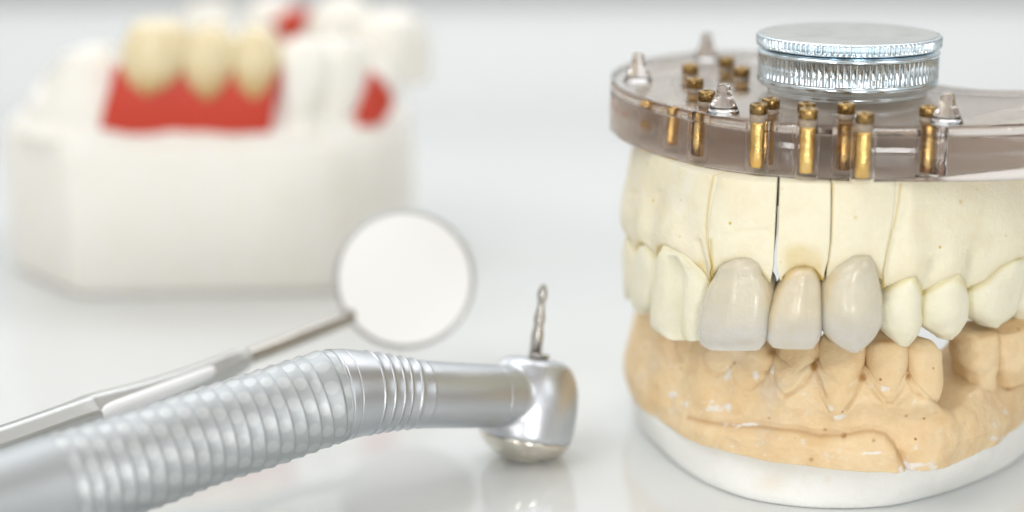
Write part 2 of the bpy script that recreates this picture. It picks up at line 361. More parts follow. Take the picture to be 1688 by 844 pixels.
# white base
bot = [(2.1, 25.9), (1.75, 25.4), (1.62, 24.7), (1.66, 23.9), (1.86, 23.2), (2.05, 22.65), (2.31, 22.15), (2.75, 21.68), (3.3, 21.44), (3.85, 21.38), (4.4, 21.46), (4.9, 21.72), (5.3, 21.98), (5.85, 22.45), (6.3, 22.98), (6.8, 23.8), (7.2, 24.7), (6.6, 25.2), (5.2, 25.4), (3.6, 25.9)]
bc = crom(bot+[bot[0]], 400)[:-1]
ts = LC.at(np.linspace(.02, LC.S[-1]-.02, 330), -.02); tp = np.c_[ts[0], ts[1]]
tail = crom([tp[-1], (6.6, 25.2), (5.2, 25.4), (3.6, 25.8), tp[0]], 72)[1:-1]; tp = np.vstack([tp, tail])
cen = np.array([4.0, 23.8])
def polar(P, n=360):
    a = np.arctan2(P[:, 1]-cen[1], P[:, 0]-cen[0]); r = np.hypot(P[:, 0]-cen[0], P[:, 1]-cen[1]); o_ = np.argsort(a); a, r = a[o_], r[o_]
    return np.interp(np.linspace(-math.pi, math.pi, n, endpoint=False), np.r_[a[-1]-2*math.pi, a, a[0]+2*math.pi], np.r_[r[-1], r, r[0]])
rb, rt = polar(bc), polar(tp); ta = np.linspace(-math.pi, math.pi, 360, endpoint=False); R = []
for z, w, ins in ((0.0, 0, .06), (.02, .02, .02), (.05, .05, 0), (.12, .22, 0), (.2, .42, 0), (.28, .6, 0), (.36, .75, 0), (.44, .88, 0), (.52, .97, 0), (.6, 1, .02), (.62, 1, .10)):
    r = rb*(1-w)+rt*w-ins; R.append(np.c_[cen[0]+r*np.cos(ta), cen[1]+r*np.sin(ta), np.full(360, z)])
V, F = rings(R); k = fbm(V, 1.3, 5); q = np.clip(V[:, 2]/.1, 0, 1)*(V[:, 2] < .5); V[:, :2] += (V[:, :2]-cen)*(k*.008*q)[:, None]
px, py = project(V); st = np.zeros(len(V))
for x, y, rx, ry, a in ((1328, 783, 5, 3, .9), (1382, 797, 4, 2, .9), (1270, 795, 26, 16, .22), (1365, 790, 5, 2, .5)): st = st+a*blob(px, py, x, y, rx, ry)
obj('plaster_base', V, F, M['white'], low, attrs={'stain': st, 'chalk': np.zeros(len(V))})
# lower teeth
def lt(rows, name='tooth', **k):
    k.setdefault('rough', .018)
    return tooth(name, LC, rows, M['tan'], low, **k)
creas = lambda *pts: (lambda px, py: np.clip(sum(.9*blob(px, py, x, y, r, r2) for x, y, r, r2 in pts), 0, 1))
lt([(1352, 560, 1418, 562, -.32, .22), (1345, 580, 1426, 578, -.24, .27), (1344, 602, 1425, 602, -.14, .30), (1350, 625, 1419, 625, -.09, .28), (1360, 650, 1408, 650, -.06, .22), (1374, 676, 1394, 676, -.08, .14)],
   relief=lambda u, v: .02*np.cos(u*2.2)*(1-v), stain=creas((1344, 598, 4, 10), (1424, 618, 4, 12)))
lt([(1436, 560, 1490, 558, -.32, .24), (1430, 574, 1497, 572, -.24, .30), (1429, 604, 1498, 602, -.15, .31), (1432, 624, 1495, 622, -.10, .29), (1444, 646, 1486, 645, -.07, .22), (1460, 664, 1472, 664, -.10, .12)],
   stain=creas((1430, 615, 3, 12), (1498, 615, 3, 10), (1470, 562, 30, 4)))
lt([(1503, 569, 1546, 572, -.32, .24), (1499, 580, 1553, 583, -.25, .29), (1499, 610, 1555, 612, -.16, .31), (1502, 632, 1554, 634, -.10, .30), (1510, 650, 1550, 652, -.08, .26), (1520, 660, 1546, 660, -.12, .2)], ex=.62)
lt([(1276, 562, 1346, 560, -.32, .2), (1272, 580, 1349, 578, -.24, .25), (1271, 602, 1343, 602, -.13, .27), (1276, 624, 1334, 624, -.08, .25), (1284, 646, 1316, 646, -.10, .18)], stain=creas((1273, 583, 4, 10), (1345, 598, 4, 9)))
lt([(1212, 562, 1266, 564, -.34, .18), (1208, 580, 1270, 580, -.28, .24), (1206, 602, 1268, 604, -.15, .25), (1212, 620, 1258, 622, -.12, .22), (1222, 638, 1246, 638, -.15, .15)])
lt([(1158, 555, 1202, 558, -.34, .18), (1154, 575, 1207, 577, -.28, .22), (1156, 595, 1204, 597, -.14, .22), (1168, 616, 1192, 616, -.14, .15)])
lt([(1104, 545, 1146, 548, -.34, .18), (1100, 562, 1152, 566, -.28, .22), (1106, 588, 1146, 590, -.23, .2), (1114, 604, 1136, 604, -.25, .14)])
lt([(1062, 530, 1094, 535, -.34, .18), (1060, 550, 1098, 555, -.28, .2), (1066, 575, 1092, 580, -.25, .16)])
# molars; the brown top band paints shade under the upper teeth
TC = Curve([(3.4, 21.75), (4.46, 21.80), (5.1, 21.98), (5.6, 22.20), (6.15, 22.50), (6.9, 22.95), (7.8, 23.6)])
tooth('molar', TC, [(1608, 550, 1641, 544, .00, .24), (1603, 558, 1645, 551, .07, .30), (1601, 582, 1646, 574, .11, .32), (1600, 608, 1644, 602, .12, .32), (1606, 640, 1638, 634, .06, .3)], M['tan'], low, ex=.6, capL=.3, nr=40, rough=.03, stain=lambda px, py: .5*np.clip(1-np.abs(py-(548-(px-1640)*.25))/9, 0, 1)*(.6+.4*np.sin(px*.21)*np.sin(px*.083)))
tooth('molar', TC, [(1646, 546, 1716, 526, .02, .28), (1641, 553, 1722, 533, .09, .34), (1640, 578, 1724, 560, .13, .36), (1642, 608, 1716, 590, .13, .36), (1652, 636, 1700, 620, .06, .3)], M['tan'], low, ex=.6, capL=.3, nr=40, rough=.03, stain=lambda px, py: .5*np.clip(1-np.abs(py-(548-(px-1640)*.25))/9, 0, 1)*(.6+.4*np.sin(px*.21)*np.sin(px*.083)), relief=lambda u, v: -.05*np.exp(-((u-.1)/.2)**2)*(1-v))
# ------------------------------------------------------------------ upper cast
UC = Curve([(2.2, 26.6), (1.6, 25.4), (1.42, 24.3), (1.46, 23.35), (1.63, 22.7), (1.98, 21.98), (2.46, 21.55), (3.05, 21.40), (3.8, 21.36), (4.46, 21.50), (4.98, 21.72), (5.58, 22.10), (6.1, 22.5), (6.7, 23.0), (7.2, 23.6)])
up = empty('upper_dental_cast', (3.9, 23.4, 3.9), 'upper jaw cast of cream stone under a clear acrylic plate with a knurled metal knob', 'dental cast')
ZP0, ZP1 = 3.89, 4.53; ZT = ZP0-.008
def cutfn(pts, off=0):
    q = [UC.hit(x, y, 0) for x, y in pts]; q.sort(key=lambda a: a[1])
    return lambda z: float(np.interp(z, [a[1] for a in q], [a[0] for a in q]))+off
c1 = [(1177, 286), (1171, 315), (1167, 345), (1165, 375), (1166, 400), (1171, 425), (1174, 440), (1166, 462), (1150, 480)]
c2 = [(1283, 297), (1281, 350), (1279, 400), (1277, 440), (1273, 460), (1271, 480)]
c2b = [(1283, 297), (1281, 350), (1279, 400), (1278, 440), (1283, 460), (1286, 480)]
c3 = [(1373, 300), (1372, 350), (1370, 400), (1366, 430), (1358, 460), (1356, 480)]
c4 = [(1484, 303), (1481, 330), (1476, 360), (1468, 390), (1461, 420), (1455, 450), (1459, 480)]
gum_px = [(1022, 372), (1036, 395), (1046, 412), (1060, 400), (1078, 425), (1088, 410), (1106, 408), (1128, 425), (1150, 448), (1166, 474), (1174, 452), (1195, 436), (1225, 430), (1248, 440), (1264, 462), (1273, 472), (1278, 474),
          (1283, 474), (1292, 458), (1308, 445), (1325, 441), (1342, 448), (1354, 462), (1360, 466), (1382, 446), (1412, 428), (1435, 430), (1450, 452), (1460, 478), (1475, 470), (1505, 456), (1514, 470), (1521, 484),
          (1545, 472), (1574, 455), (1590, 468), (1597, 478), (1625, 466), (1648, 440), (1672, 426), (1690, 424)]
gq = [UC.hit(x, y, 0) for x, y in gum_px]; gq = [(0, gq[0][1])]+gq+[(UC.S[-1], gq[-1][1])]
gumz = lambda s: np.interp(s, [a for a, _ in gq], [b_ for _, b_ in gq])-.02
def up_lean(s, z): return -.12*np.clip((z-3.0)/.9, 0, 1)
gumline = gum_px
def up_disp(px, py, s, z):
    d = np.zeros(px.shape)
    for x, y, rx, ry, a in ((1225, 400, 40, 55, .02), (1325, 410, 30, 40, .03), (1415, 390, 34, 60, .02), (1505, 440, 26, 50, .07), (1570, 440, 26, 50, .06), (1665, 410, 36, 60, .07), (1105, 385, 24, 45, .07),
                            (1060, 380, 12, 45, .06), (1030, 350, 12, 45, .06), (1500, 340, 14, 40, .04), (1405, 330, 40, 40, .03), (1225, 330, 40, 40, .03), (1630, 340, 60, 40, .03)):
        d += a*blob(px, py, x, y, rx, ry)
    for ln, w, a in (([(1082, 320), (1078, 340), (1072, 390), (1078, 420)], 10, .03), ([(1130, 340), (1128, 360), (1140, 410), (1158, 455)], 12, .02), ([(1150, 400), (1158, 440), (1164, 470)], 6, .04),
                     ([(1540, 430), (1535, 450), (1524, 478)], 10, .035), ([(1606, 420), (1602, 440), (1597, 470)], 12, .035), ([(1476, 380), (1468, 430), (1462, 475)], 6, .03), ([(1045, 320), (1040, 340), (1046, 400)], 8, .03),
                     ([(1190, 390), (1220, 381), (1265, 380)], 5, .014), ([(1488, 320), (1492, 345), (1482, 400)], 5, .012)):
        d -= a*bell(polydist(px, py, ln), w)
    # the stone edge thins out towards the gum margin
    return d
stain_l = [([(1147, 440), (1156, 462), (1164, 472)], 9, .6), ([(1172, 395), (1174, 440), (1168, 470)], 3.0, .55), ([(1100, 402), (1088, 408), (1084, 416)], 2.5, .35)]
def up_attr(k, px, py, P):
    if k == 'chalk': return .4*np.clip(fbm(P.reshape(-1, 3), 3, 1.7, 3).reshape(px.shape), 0, 1)*(px < 1165)
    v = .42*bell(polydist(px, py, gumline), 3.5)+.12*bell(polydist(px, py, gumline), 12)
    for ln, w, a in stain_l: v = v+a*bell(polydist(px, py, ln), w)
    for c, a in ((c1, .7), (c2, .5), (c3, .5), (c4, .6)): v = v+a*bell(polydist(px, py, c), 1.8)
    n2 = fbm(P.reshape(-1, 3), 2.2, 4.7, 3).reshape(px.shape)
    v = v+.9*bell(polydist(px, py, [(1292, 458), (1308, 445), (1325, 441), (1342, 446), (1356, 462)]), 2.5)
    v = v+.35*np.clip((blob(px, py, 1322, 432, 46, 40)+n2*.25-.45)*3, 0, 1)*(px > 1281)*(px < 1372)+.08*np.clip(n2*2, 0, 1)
    for x, y, r in ((1289, 311, 2), (1409, 357, 2.5), (1582, 332, 3), (1608, 312, 1.5), (1653, 387, 1.5)): v = v+.6*blob(px, py, x, y, r, r)
    return v
g = .016
secs = [(const(.02), cutfn(c1, -.004)), (cutfn(c1, .004), cutfn(c2, -g)), (cutfn(c2b, g), cutfn(c3, -.012)), (cutfn(c3, .012), cutfn(c4, -.004)), (cutfn(c4, .004), const(UC.S[-1]-.02))]
labs = ['foreshortened left block', None, None, None, None]
for (a, b_), ni in zip(secs, (260, 130, 110, 130, 260)):
    sweep('stone_section', UC, a, b_, ZT, gumz, .95, up_disp, M['cream'], up, ni=ni, nj=90, r=.10, lean=up_lean, attrs=up_attr, nse=.008, closegap=.0115)
def ut(rows, **k):
    rows = [(a-(3 if a > 1400 else 1), b_, c_+(3 if a > 1400 else 1), d, e_, f_) for a, b_, c_, d, e_, f_ in rows]; k.setdefault('ex', .64)
    return tooth('tooth', UC, rows, M['cream_tooth'], up, rough=.016, **k)
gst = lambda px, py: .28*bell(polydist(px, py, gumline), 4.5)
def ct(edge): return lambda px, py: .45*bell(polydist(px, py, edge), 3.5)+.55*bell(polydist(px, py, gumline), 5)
# right side teeth
ut([(1490, 458, 1513, 456, .05, .15), (1476, 468, 1518, 466, .08, .25), (1463, 485, 1521, 482, .08, .32), (1459, 510, 1521, 508, .10, .34), (1460, 538, 1518, 536, .06, .30), (1472, 558, 1507, 555, 0, .2), (1484, 568, 1496, 567, -.05, .1)],
   stain=ct([(1521, 470), (1522, 540)]), relief=lambda u, v: .035*np.exp(-(u/.4)**2))
ut([(1558, 456, 1584, 453, .05, .15), (1540, 468, 1592, 465, .08, .27), (1524, 487, 1596, 480, .08, .34), (1521, 510, 1597, 505, .10, .36), (1526, 534, 1592, 530, .06, .32), (1545, 550, 1578, 548, 0, .2), (1558, 558, 1568, 557, -.05, .1)],
   stain=ct([(1522, 480), (1521, 535)]), relief=lambda u, v: .04*np.exp(-(u/.4)**2))
ut([(1650, 434, 1690, 424, .05, .2), (1626, 456, 1692, 438, .07, .3), (1602, 474, 1690, 458, .07, .4), (1597, 496, 1684, 482, .09, .42), (1600, 516, 1676, 508, .06, .4), (1614, 529, 1662, 524, 0, .28), (1630, 537, 1648, 534, -.05, .14)],
   stain=ct([(1598, 478), (1600, 525)]), relief=lambda u, v: .03*np.exp(-((u+.1)/.35)**2))
ut([(1690, 420, 1730, 405, -.05, .2), (1682, 450, 1745, 430, .03, .35), (1674, 480, 1745, 460, .06, .4), (1668, 505, 1738, 485, .05, .4), (1676, 520, 1720, 500, 0, .28), (1684, 527, 1700, 515, -.05, .14)])
# left side teeth
ut([(1096, 409, 1116, 409, .05, .14), (1086, 422, 1136, 428, .08, .22), (1080, 445, 1156, 452, .07, .26), (1073, 480, 1160, 488, .09, .28), (1069, 515, 1158, 525, .08, .27), (1071, 536, 1152, 548, .05, .2), (1090, 553, 1148, 560, 0, .12)],
   relief=lambda u, v: .05*np.exp(-((u+.35)/.4)**2)-.07*np.exp(-((u-.28)/.16)**2)*(v > .15), ex=.7, stain=lambda px, py: .18*bell(polydist(px, py, [(1115, 430), (1122, 500), (1128, 556)]), 4)+gst(px, py))
ut([(1054, 408, 1068, 406, .03, .12), (1046, 428, 1078, 430, .06, .2), (1041, 455, 1082, 460, .07, .24), (1040, 480, 1078, 485, .07, .24), (1045, 502, 1071, 505, .03, .18), (1052, 514, 1062, 515, -.02, .1)], stain=gst)
ut([(1022, 372, 1034, 378, -.04, .10), (1018, 398, 1044, 405, .02, .2), (1016, 430, 1048, 440, .05, .24), (1018, 462, 1046, 468, .05, .24), (1023, 482, 1042, 485, .02, .18), (1028, 492, 1036, 493, -.02, .1)], stain=gst)
# porcelain crowns, each one can be lifted off
def crown(rows, m, label, relief, stain=None):
    o = tooth('porcelain_crown', UC, rows, m, None, relief=relief, nr=60, ns=72, ex=.80, capL=.18, rough=.004, stain=stain)
    o['label'] = label; o['category'] = 'dental crown'; o['group'] = 'porcelain crowns fitted on the upper cast'; return o
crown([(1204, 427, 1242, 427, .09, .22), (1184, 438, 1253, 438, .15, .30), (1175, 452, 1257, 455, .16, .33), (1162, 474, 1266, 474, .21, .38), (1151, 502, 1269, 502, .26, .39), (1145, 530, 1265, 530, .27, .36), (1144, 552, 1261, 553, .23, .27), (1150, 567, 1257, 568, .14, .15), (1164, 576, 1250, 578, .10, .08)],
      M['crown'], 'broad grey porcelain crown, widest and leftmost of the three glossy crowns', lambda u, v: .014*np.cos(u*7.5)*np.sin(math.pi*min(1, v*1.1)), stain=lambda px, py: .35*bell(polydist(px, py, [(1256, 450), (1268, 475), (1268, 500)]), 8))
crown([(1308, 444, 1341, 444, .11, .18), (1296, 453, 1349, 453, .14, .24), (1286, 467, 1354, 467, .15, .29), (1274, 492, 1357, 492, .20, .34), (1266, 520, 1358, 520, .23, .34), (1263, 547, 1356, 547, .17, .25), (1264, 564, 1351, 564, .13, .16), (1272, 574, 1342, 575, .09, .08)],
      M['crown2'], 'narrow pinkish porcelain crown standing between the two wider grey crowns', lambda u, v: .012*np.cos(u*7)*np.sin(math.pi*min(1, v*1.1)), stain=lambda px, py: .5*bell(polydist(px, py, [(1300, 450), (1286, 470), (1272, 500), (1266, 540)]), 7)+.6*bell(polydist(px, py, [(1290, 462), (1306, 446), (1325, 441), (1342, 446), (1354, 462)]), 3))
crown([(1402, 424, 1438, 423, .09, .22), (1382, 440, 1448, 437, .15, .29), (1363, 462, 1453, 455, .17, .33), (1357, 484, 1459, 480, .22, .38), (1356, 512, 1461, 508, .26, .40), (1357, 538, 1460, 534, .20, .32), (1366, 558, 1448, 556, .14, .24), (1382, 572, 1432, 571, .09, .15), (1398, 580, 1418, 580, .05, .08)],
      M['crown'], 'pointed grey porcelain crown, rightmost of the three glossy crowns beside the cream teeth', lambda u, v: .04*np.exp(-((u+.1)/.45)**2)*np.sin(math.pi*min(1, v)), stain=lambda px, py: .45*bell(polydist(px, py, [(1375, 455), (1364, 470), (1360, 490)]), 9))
# pale filler added under the plate to lighten what shows through
cr = UC.at(np.linspace(.3, UC.S[-1]-.3, 80), -.55); cr = np.c_[cr[0], cr[1]]
V, F = rings([np.c_[cr, np.full(80, 3.5)], np.c_[cr, np.full(80, 3.905)]]); obj('plate_filler', V, F, M['core'], up, attrs={'stain': np.zeros(len(V)), 'chalk': np.zeros(len(V))})
# acrylic plate
po = [(1.21, 24.1), (1.32, 23.55), (1.52, 23.08), (1.86, 22.58), (2.30, 22.1), (2.85, 21.78), (3.5, 21.58), (4.2, 21.49), (4.9, 21.49), (5.66, 21.57), (6.5, 21.85), (7.15, 22.4), (7.3, 23.2), (6.9, 23.75), (6.3, 23.55), (5.6, 23.6), (5.0, 24.1), (4.6, 24.9), (4.1, 25.8), (3.3, 26.2), (2.4, 26.1), (1.7, 25.6), (1.3, 24.9)]
pc = crom(po+[po[0]], 401)[:-1]; Tn = np.roll(pc, -1, 0)-np.roll(pc, 1, 0); Tn /= np.linalg.norm(Tn, axis=1)[:, None]; Nn = np.c_[Tn[:, 1], -Tn[:, 0]]
R = []
for z, o_ in ((ZP0, -.03), (ZP0+.012, -.008), (ZP0+.03, 0), (4.2, 0), (4.395, 0), (4.405, -.012), (4.415, 0), (4.49, 0), (4.515, -.008), (ZP1, -.03)):
    R.append(np.c_[pc+Nn*o_, np.full(400, z)])
n = 400; V = np.concatenate(R); F = []
for j in range(len(R)-1):
    for i in range(n): k = (i+1) % n; F.append((j*n+i, j*n+k, (j+1)*n+k, (j+1)*n+i))
F.append(tuple(range(n))[::-1]); F.append(tuple((len(R)-1)*n+i for i in range(n)))
me = bpy.data.meshes.new('acrylic_plate'); me.from_pydata([tuple(v) for v in V], [], F)
bm = bmesh.new(); bm.from_mesh(me); bmesh.ops.recalc_face_normals(bm, faces=bm.faces)
bmesh.ops.triangulate(bm, faces=[f for f in bm.faces if len(f.verts) > 4])
def at3(p): return np.asarray(p)
pin_px = [(1138, 106), (1198, 95), (1223, 111), (1146, 129), (1165, 150), (1251, 171), (1271, 162), (1330, 169), (1333, 179), (1395, 170), (1426, 186), (1531, 175)]
pins = [at_z(x, y, 4.70) for x, y in pin_px]
def cav(x, y, r, z0, z1, k=28):                        # a drilled hole inside the plate: walls face the hole
    a = [bm.verts.new((x+r*math.cos(t*2*math.pi/k), y+r*math.sin(t*2*math.pi/k), z0)) for t in range(k)]
    b2 = [bm.verts.new((v.co.x, v.co.y, z1)) for v in a]
    for i in range(k): bm.faces.new((a[(i+1) % k], a[i], b2[i], b2[(i+1) % k]))
    bm.faces.new(a); bm.faces.new(b2[::-1])
cav(4.78, 21.85, .09, 3.94, 4.48)
bm.to_mesh(me); bm.free(); me.materials.append(M['acrylic'])
for p_ in me.polygons: p_.use_smooth = abs(p_.normal.z) < .5
pl = bpy.data.objects.new('acrylic_plate', me); C.objects.link(pl); pl.parent = up; pl.matrix_parent_inverse = up.matrix_world.inverted()
# transparent locating cones
for x, y, h, r in ((1052, 137, .36, .18), (1165, 101, .36, .17), (1193, 189, .34, .19), (1562, 205, .34, .19)):
    p = at_z(x, y, ZP1+.003)
    V, F = revolve((p[0], p[1]+r*.4, ZP1+.003), (0, 0, 1), [(0, r), (.02, r*.98), (h*.62, r*.52), (h*.68, r*.46), (h*.9, r*.42), (h*.98, r*.34), (h, r*.2)], 40); obj('cone', V, F, M['acrylic'], pl)
for p in pins:
    V, F = revolve((p[0], p[1], 3.975), (0, 0, 1), [(0, .075), (.01, .086), (.2, .090), (.28, .084), (.33, .090), (.46, .088), (.60, .088)], 40)
    pin = obj('pin', V, F, M['brass'], up)
    V, F = revolve((p[0], p[1], 3.925), (0, 0, 1), [(0, .12), (.01, .135), (.56, .135), (.57, .12)], 48); obj('resin_column', V, F, M['resin'], pin)
    V, F = revolve((p[0], p[1], ZP1+.002), (0, 0, 1), [(-.03, .098), (-.025, .100), (.0, .100), (.055, .100), (.057, .09)], 40); obj('sleeve', V, F, M['sleeve'], pin)
    V, F = revolve((p[0], p[1], ZP1+.060), (0, 0, 1), [(0, .09), (.003, .103), (.10, .103), (.112, .096), (.114, .060), (.112, .045), (.09, .04)], 40); obj('pin_head', V, F, M['brass_dark'], pin)
# knob
kx, ky = 3.995, 23.38; kb = ZP1+.004
knob = empty('knob', (kx, ky, kb), '', '')
del knob['label']; del knob['category']; knob.parent = up; knob.matrix_parent_inverse = up.matrix_world.inverted(); bpy.context.view_layer.update()
def knurl(cnt, dep, z0, z1, seed):
    rr = random.Random(seed); amp = [rr.uniform(.7, 1.1) for _ in range(cnt)]
    def f(h, r, th):
        k = (th/(2*math.pi)*cnt) % 1; idx = (th/(2*math.pi)*cnt).astype(int) % cnt
        g_ = 1 if z0 < h < z1 else 0
        return r-dep*g_*np.array(amp)[idx]*np.abs(np.cos(math.pi*k))**1.5
    return f
V, F = revolve((kx, ky, kb), (0, 0, 1), [(0, .90), (.005, .94), (.04, .945), (.07, .94), (.075, .96), (.085, 1.0), (.10, 1.03), (.13, 1.055), (.165, 1.068), (.19, 1.055), (.20, 1.052), (.205, 1.06), (.21, 1.063), (.465, 1.063), (.47, 1.063), (.475, 1.07), (.50, 1.072), (.52, 1.055), (.54, 1.02), (.545, .99)], 90*8, knurl(90, .022, .207, .468, 1))
obj('lower_ring', V, F, M['chrome'], knob)
V, F = revolve((kx, ky, kb), (0, 0, 1), [(.545, .98), (.55, 1.03), (.555, 1.06), (.57, 1.08), (.575, 1.085), (.578, 1.087), (.665, 1.090), (.668, 1.090), (.685, 1.085), (.697, 1.07), (.700, 1.05), (.7005, .97)], 104*8, knurl(104, .042, .573, .680, 2))
obj('lid', V, F, M['chrome'], knob)
V, F = revolve((kx, ky, kb), (0, 0, 1), [(.69, 1.04), (.7022, 1.045), (.704, 1.03), (.706, .6), (.706, .05)], 128); obj('lid_top', V, F, M['lid_top'], knob)
knob.rotation_euler.x = math.radians(-2.4)
# ------------------------------------------------------------------ handpiece
hp = empty('dental_handpiece', (-.5, 22.8, 0), 'silver dental drill handpiece with ribbed grip, lying with its head on the table', 'dental drill')
cl = [(-190, 888, 20.0, 88), (0, 832, 20.8, 87), (100, 800, 21.2, 86.5), (236, 757, 21.7, 84), (336, 721, 22.1, 81), (430, 692, 22.45, 80.5), (500, 668, 22.7, 79.5), (548, 653, 22.85, 78), (600, 648, 23.05, 70),
      (650, 648, 23.25, 62), (692, 650, 23.4, 57), (760, 652, 23.75, 54.5), (820, 653, 24.1, 52.5), (868, 655, 24.35, 50)]
cl = np.array([[*at_t(x, y, t), r*t/FPX, x] for x, y, t, r in cl]); D = crom(cl, 3000)
xs = D[:, 4]
def tube(xa, xb, nl, na, rfun, name, m, flat=None, capped=True):
    xx = np.linspace(xa, xb, nl); R = []; dim = []
    th = np.linspace(0, 2*math.pi, na, endpoint=False)
    for x in xx:
        P = np.array([np.interp(x, xs, D[:, k]) for k in range(4)]); Q = np.array([np.interp(x+2, xs, D[:, k]) for k in range(3)])
        d, a, b_ = frame(Q-P[:3]); r, dm = rfun(x, th, P[3]); dim.append(dm)
        R.append(P[:3]+np.outer(r*np.cos(th), a)+np.outer(r*np.sin(th), b_))
    V, F = rings(R); return obj(name, V, F, m, hp, attrs={'dimple_sheen': np.r_[np.concatenate(dim), 0, 0]})
edges = [92]
while edges[-1] < 548: edges.append(edges[-1]+ (24.5 - 2.0*(edges[-1]-92)/456))
edges = np.array(edges)
def grip(x, th, r):
    if x < edges[0] or x > edges[-1]: return np.full(th.shape, r*(1.0)), np.zeros(th.shape)
    i = int(np.searchsorted(edges, x, 'right')-1); i = min(i, len(edges)-2)
    f = (x-edges[i])/(edges[i+1]-edges[i])
    prof = r*(1.012-.032*(1-f)**1.1*min(1, f/.10)-.012*math.sin(math.pi*f))
    k = 12; ph = (th/(2*math.pi)*k+.30*i) % 1-.5
    e = (ph/.30)**2+((f-.5)/.44)**2; dm = np.clip((1-e)*4, 0, 1)
    return prof, dm
tube(-190, 551, 1400, 224, grip, 'grip', M['satin'])
def neckf(x, th, r):
    k = 0
    if 603 < x < 690:
        f = ((x-603)/87*5) % 1; k = .030*math.exp(-((f-.12)/.13)**2)-.016*math.sin(math.pi*f)
    if abs(x-566) < 1.2 or abs(x-552) < 1.5: k = -.015
    if abs(x-812) < 1.3: k = -.012
    if x > 690: k += -.012*min(1, (x-690)/3)
    ph = (th/(2*math.pi)*14) % 1-.5; dm = np.zeros(th.shape)
    return np.full(th.shape, r*(1+k)), dm
tube(550, 842, 700, 96, neckf, 'neck', M['satin_neck'])
# head
hb = at_z(858, 757, .03); ht_ = at_t(889, 582, 24.55); ax = ht_-hb; hl = np.linalg.norm(ax); ax /= hl
V1, F1 = revolve(hb, ax, [(.24, .40), (.25, .56), (.30, .585), (.5, .595), (.7, .59), (.88, .57), (1.02, .53), (1.12, .48), (1.20, .42), (1.245, .34), (1.26, .2)], 96)
P = [np.interp(820, xs, D[:, k]) for k in range(4)]; Q = [np.interp(868, xs, D[:, k]) for k in range(4)]
dd, a_, b2 = frame(np.array(Q[:3])-np.array(P[:3])); 
V2, F2 = revolve(np.array(P[:3]), dd, [(-.02, .28), (0, .375), (.1, .375), (.75, .33)], 64)
V = np.vstack([V1, V2]); F = F1+[tuple(i+len(V1) for i in f) for f in F2]
o = obj('head', V, F, M['head'], hp, attrs={'dimple_sheen': np.zeros(len(V))})
rm = o.modifiers.new('r', 'REMESH'); rm.mode = 'VOXEL'; rm.voxel_size = .018; rm.use_smooth_shade = True
sm = o.modifiers.new('s', 'SMOOTH'); sm.iterations = 45; sm.factor = .6
V, F = revolve(hb, ax, [(-.02, .02), (-.015, .20), (0, .235), (.025, .25), (.04, .27), (.045, .33), (.07, .38), (.14, .48), (.20, .54), (.24, .56), (.265, .56), (.27, .45)], 96); obj('push_cap', V, F, M['nickel'], hp)
V, F = revolve(ht_, ax, [(-.08, .05), (-.05, .13), (-.008, .135), (-.004, .10), (-.02, .09), (-.03, .05)], 48); obj('chuck', V, F, M['steel'], hp)
b0 = at_t(882, 588, 24.55); b1 = at_t(896, 468, 24.40); bl = np.linalg.norm(b1-b0)
V, F = revolve(b0, b1-b0, [(bl*f, r) for f, r in ((0, .075), (.30, .073), (.33, .070), (.38, .060), (.44, .055), (.50, .068), (.54, .068), (.60, .055), (.68, .045), (.73, .043), (.78, .052), (.84, .066), (.90, .060), (.95, .045), (.985, .028), (1, .01))], 40,
               lambda h, r, th: r*(1-.10*(h > bl*.72)*np.abs(np.sin(th*4+h*2)))); obj('bur', V, F, M['steel'], hp)
# ------------------------------------------------------------------ mouth mirror
mi = empty('dental_mirror', (-1.4, 25.5, 0), 'round dental mirror with slim steel handle lying behind the drill', 'dental mirror')
mc = at_t(667, 460, 26.6); tocam = np.array([0, 0, H])-mc; tocam /= np.linalg.norm(tocam); FL = np.array([4., -6., 18.]); tl = FL-mc; tl /= np.linalg.norm(tl); nrm = tocam+tl; nrm /= np.linalg.norm(nrm)
V, F = revolve(mc, nrm, [(-.10, .3), (-.10, .80), (-.07, .90), (0, .945), (.03, .945), (.045, .93), (.04, .90), (.0, .895), (-.02, .5)], 96); obj('rim', V, F, M['rim'], mi)
V, F = revolve(mc, nrm, [(.0, .890), (.025, .890), (.026, .88), (.026, .4), (.026, .02)], 96); obj('mirror_glass', V, F, M['mirror'], mi, smooth=False)
def rod(pts, name, m, n=40, flat=None):
    A = np.array([[*at_t(x, y, t), r] for x, y, t, r in pts]); A = crom(A, 60); R = []
    th = np.linspace(0, 2*math.pi, n, endpoint=False)
    for i in range(len(A)):
        d, a, b_ = frame(A[min(i+1, len(A)-1)][:3]-A[max(i-1, 0)][:3]); rr = A[i][3]*(np.ones(n) if flat is None else flat(th))
        R.append(A[i][:3]+np.outer(rr*np.cos(th), a)+np.outer(rr*np.sin(th), b_))
    V, F = rings(R); return obj(name, V, F, m, mi)
rod([(578, 520, 26.4, .09), (560, 530, 26.2, .10), (480, 562, 25.7, .105), (400, 592, 25.1, .105), (380, 600, 25.0, .10)], 'stem', M['steel'])
hexf = lambda th: .92/np.maximum(.86, np.cos(((th+.3) % (math.pi/3))-math.pi/6))
rod([(404, 590, 25.1, .10), (395, 594, 25.0, .15), (340, 620, 24.7, .19), (250, 655, 24.2, .235), (160, 680, 23.7, .25), (120, 690, 23.4, .21), (0, 733, 22.6, .215), (-200, 800, 21.4, .22)], 'handle', M['handle'], flat=hexf)
rod([(352, 609, 24.52, .05), (335, 618, 24.42, .075), (250, 652, 24.0, .10), (185, 676, 23.62, .10), (166, 684, 23.5, .07)], 'highlight_strip', M['strip'])  # added white rod that stands in for the highlight along the handle
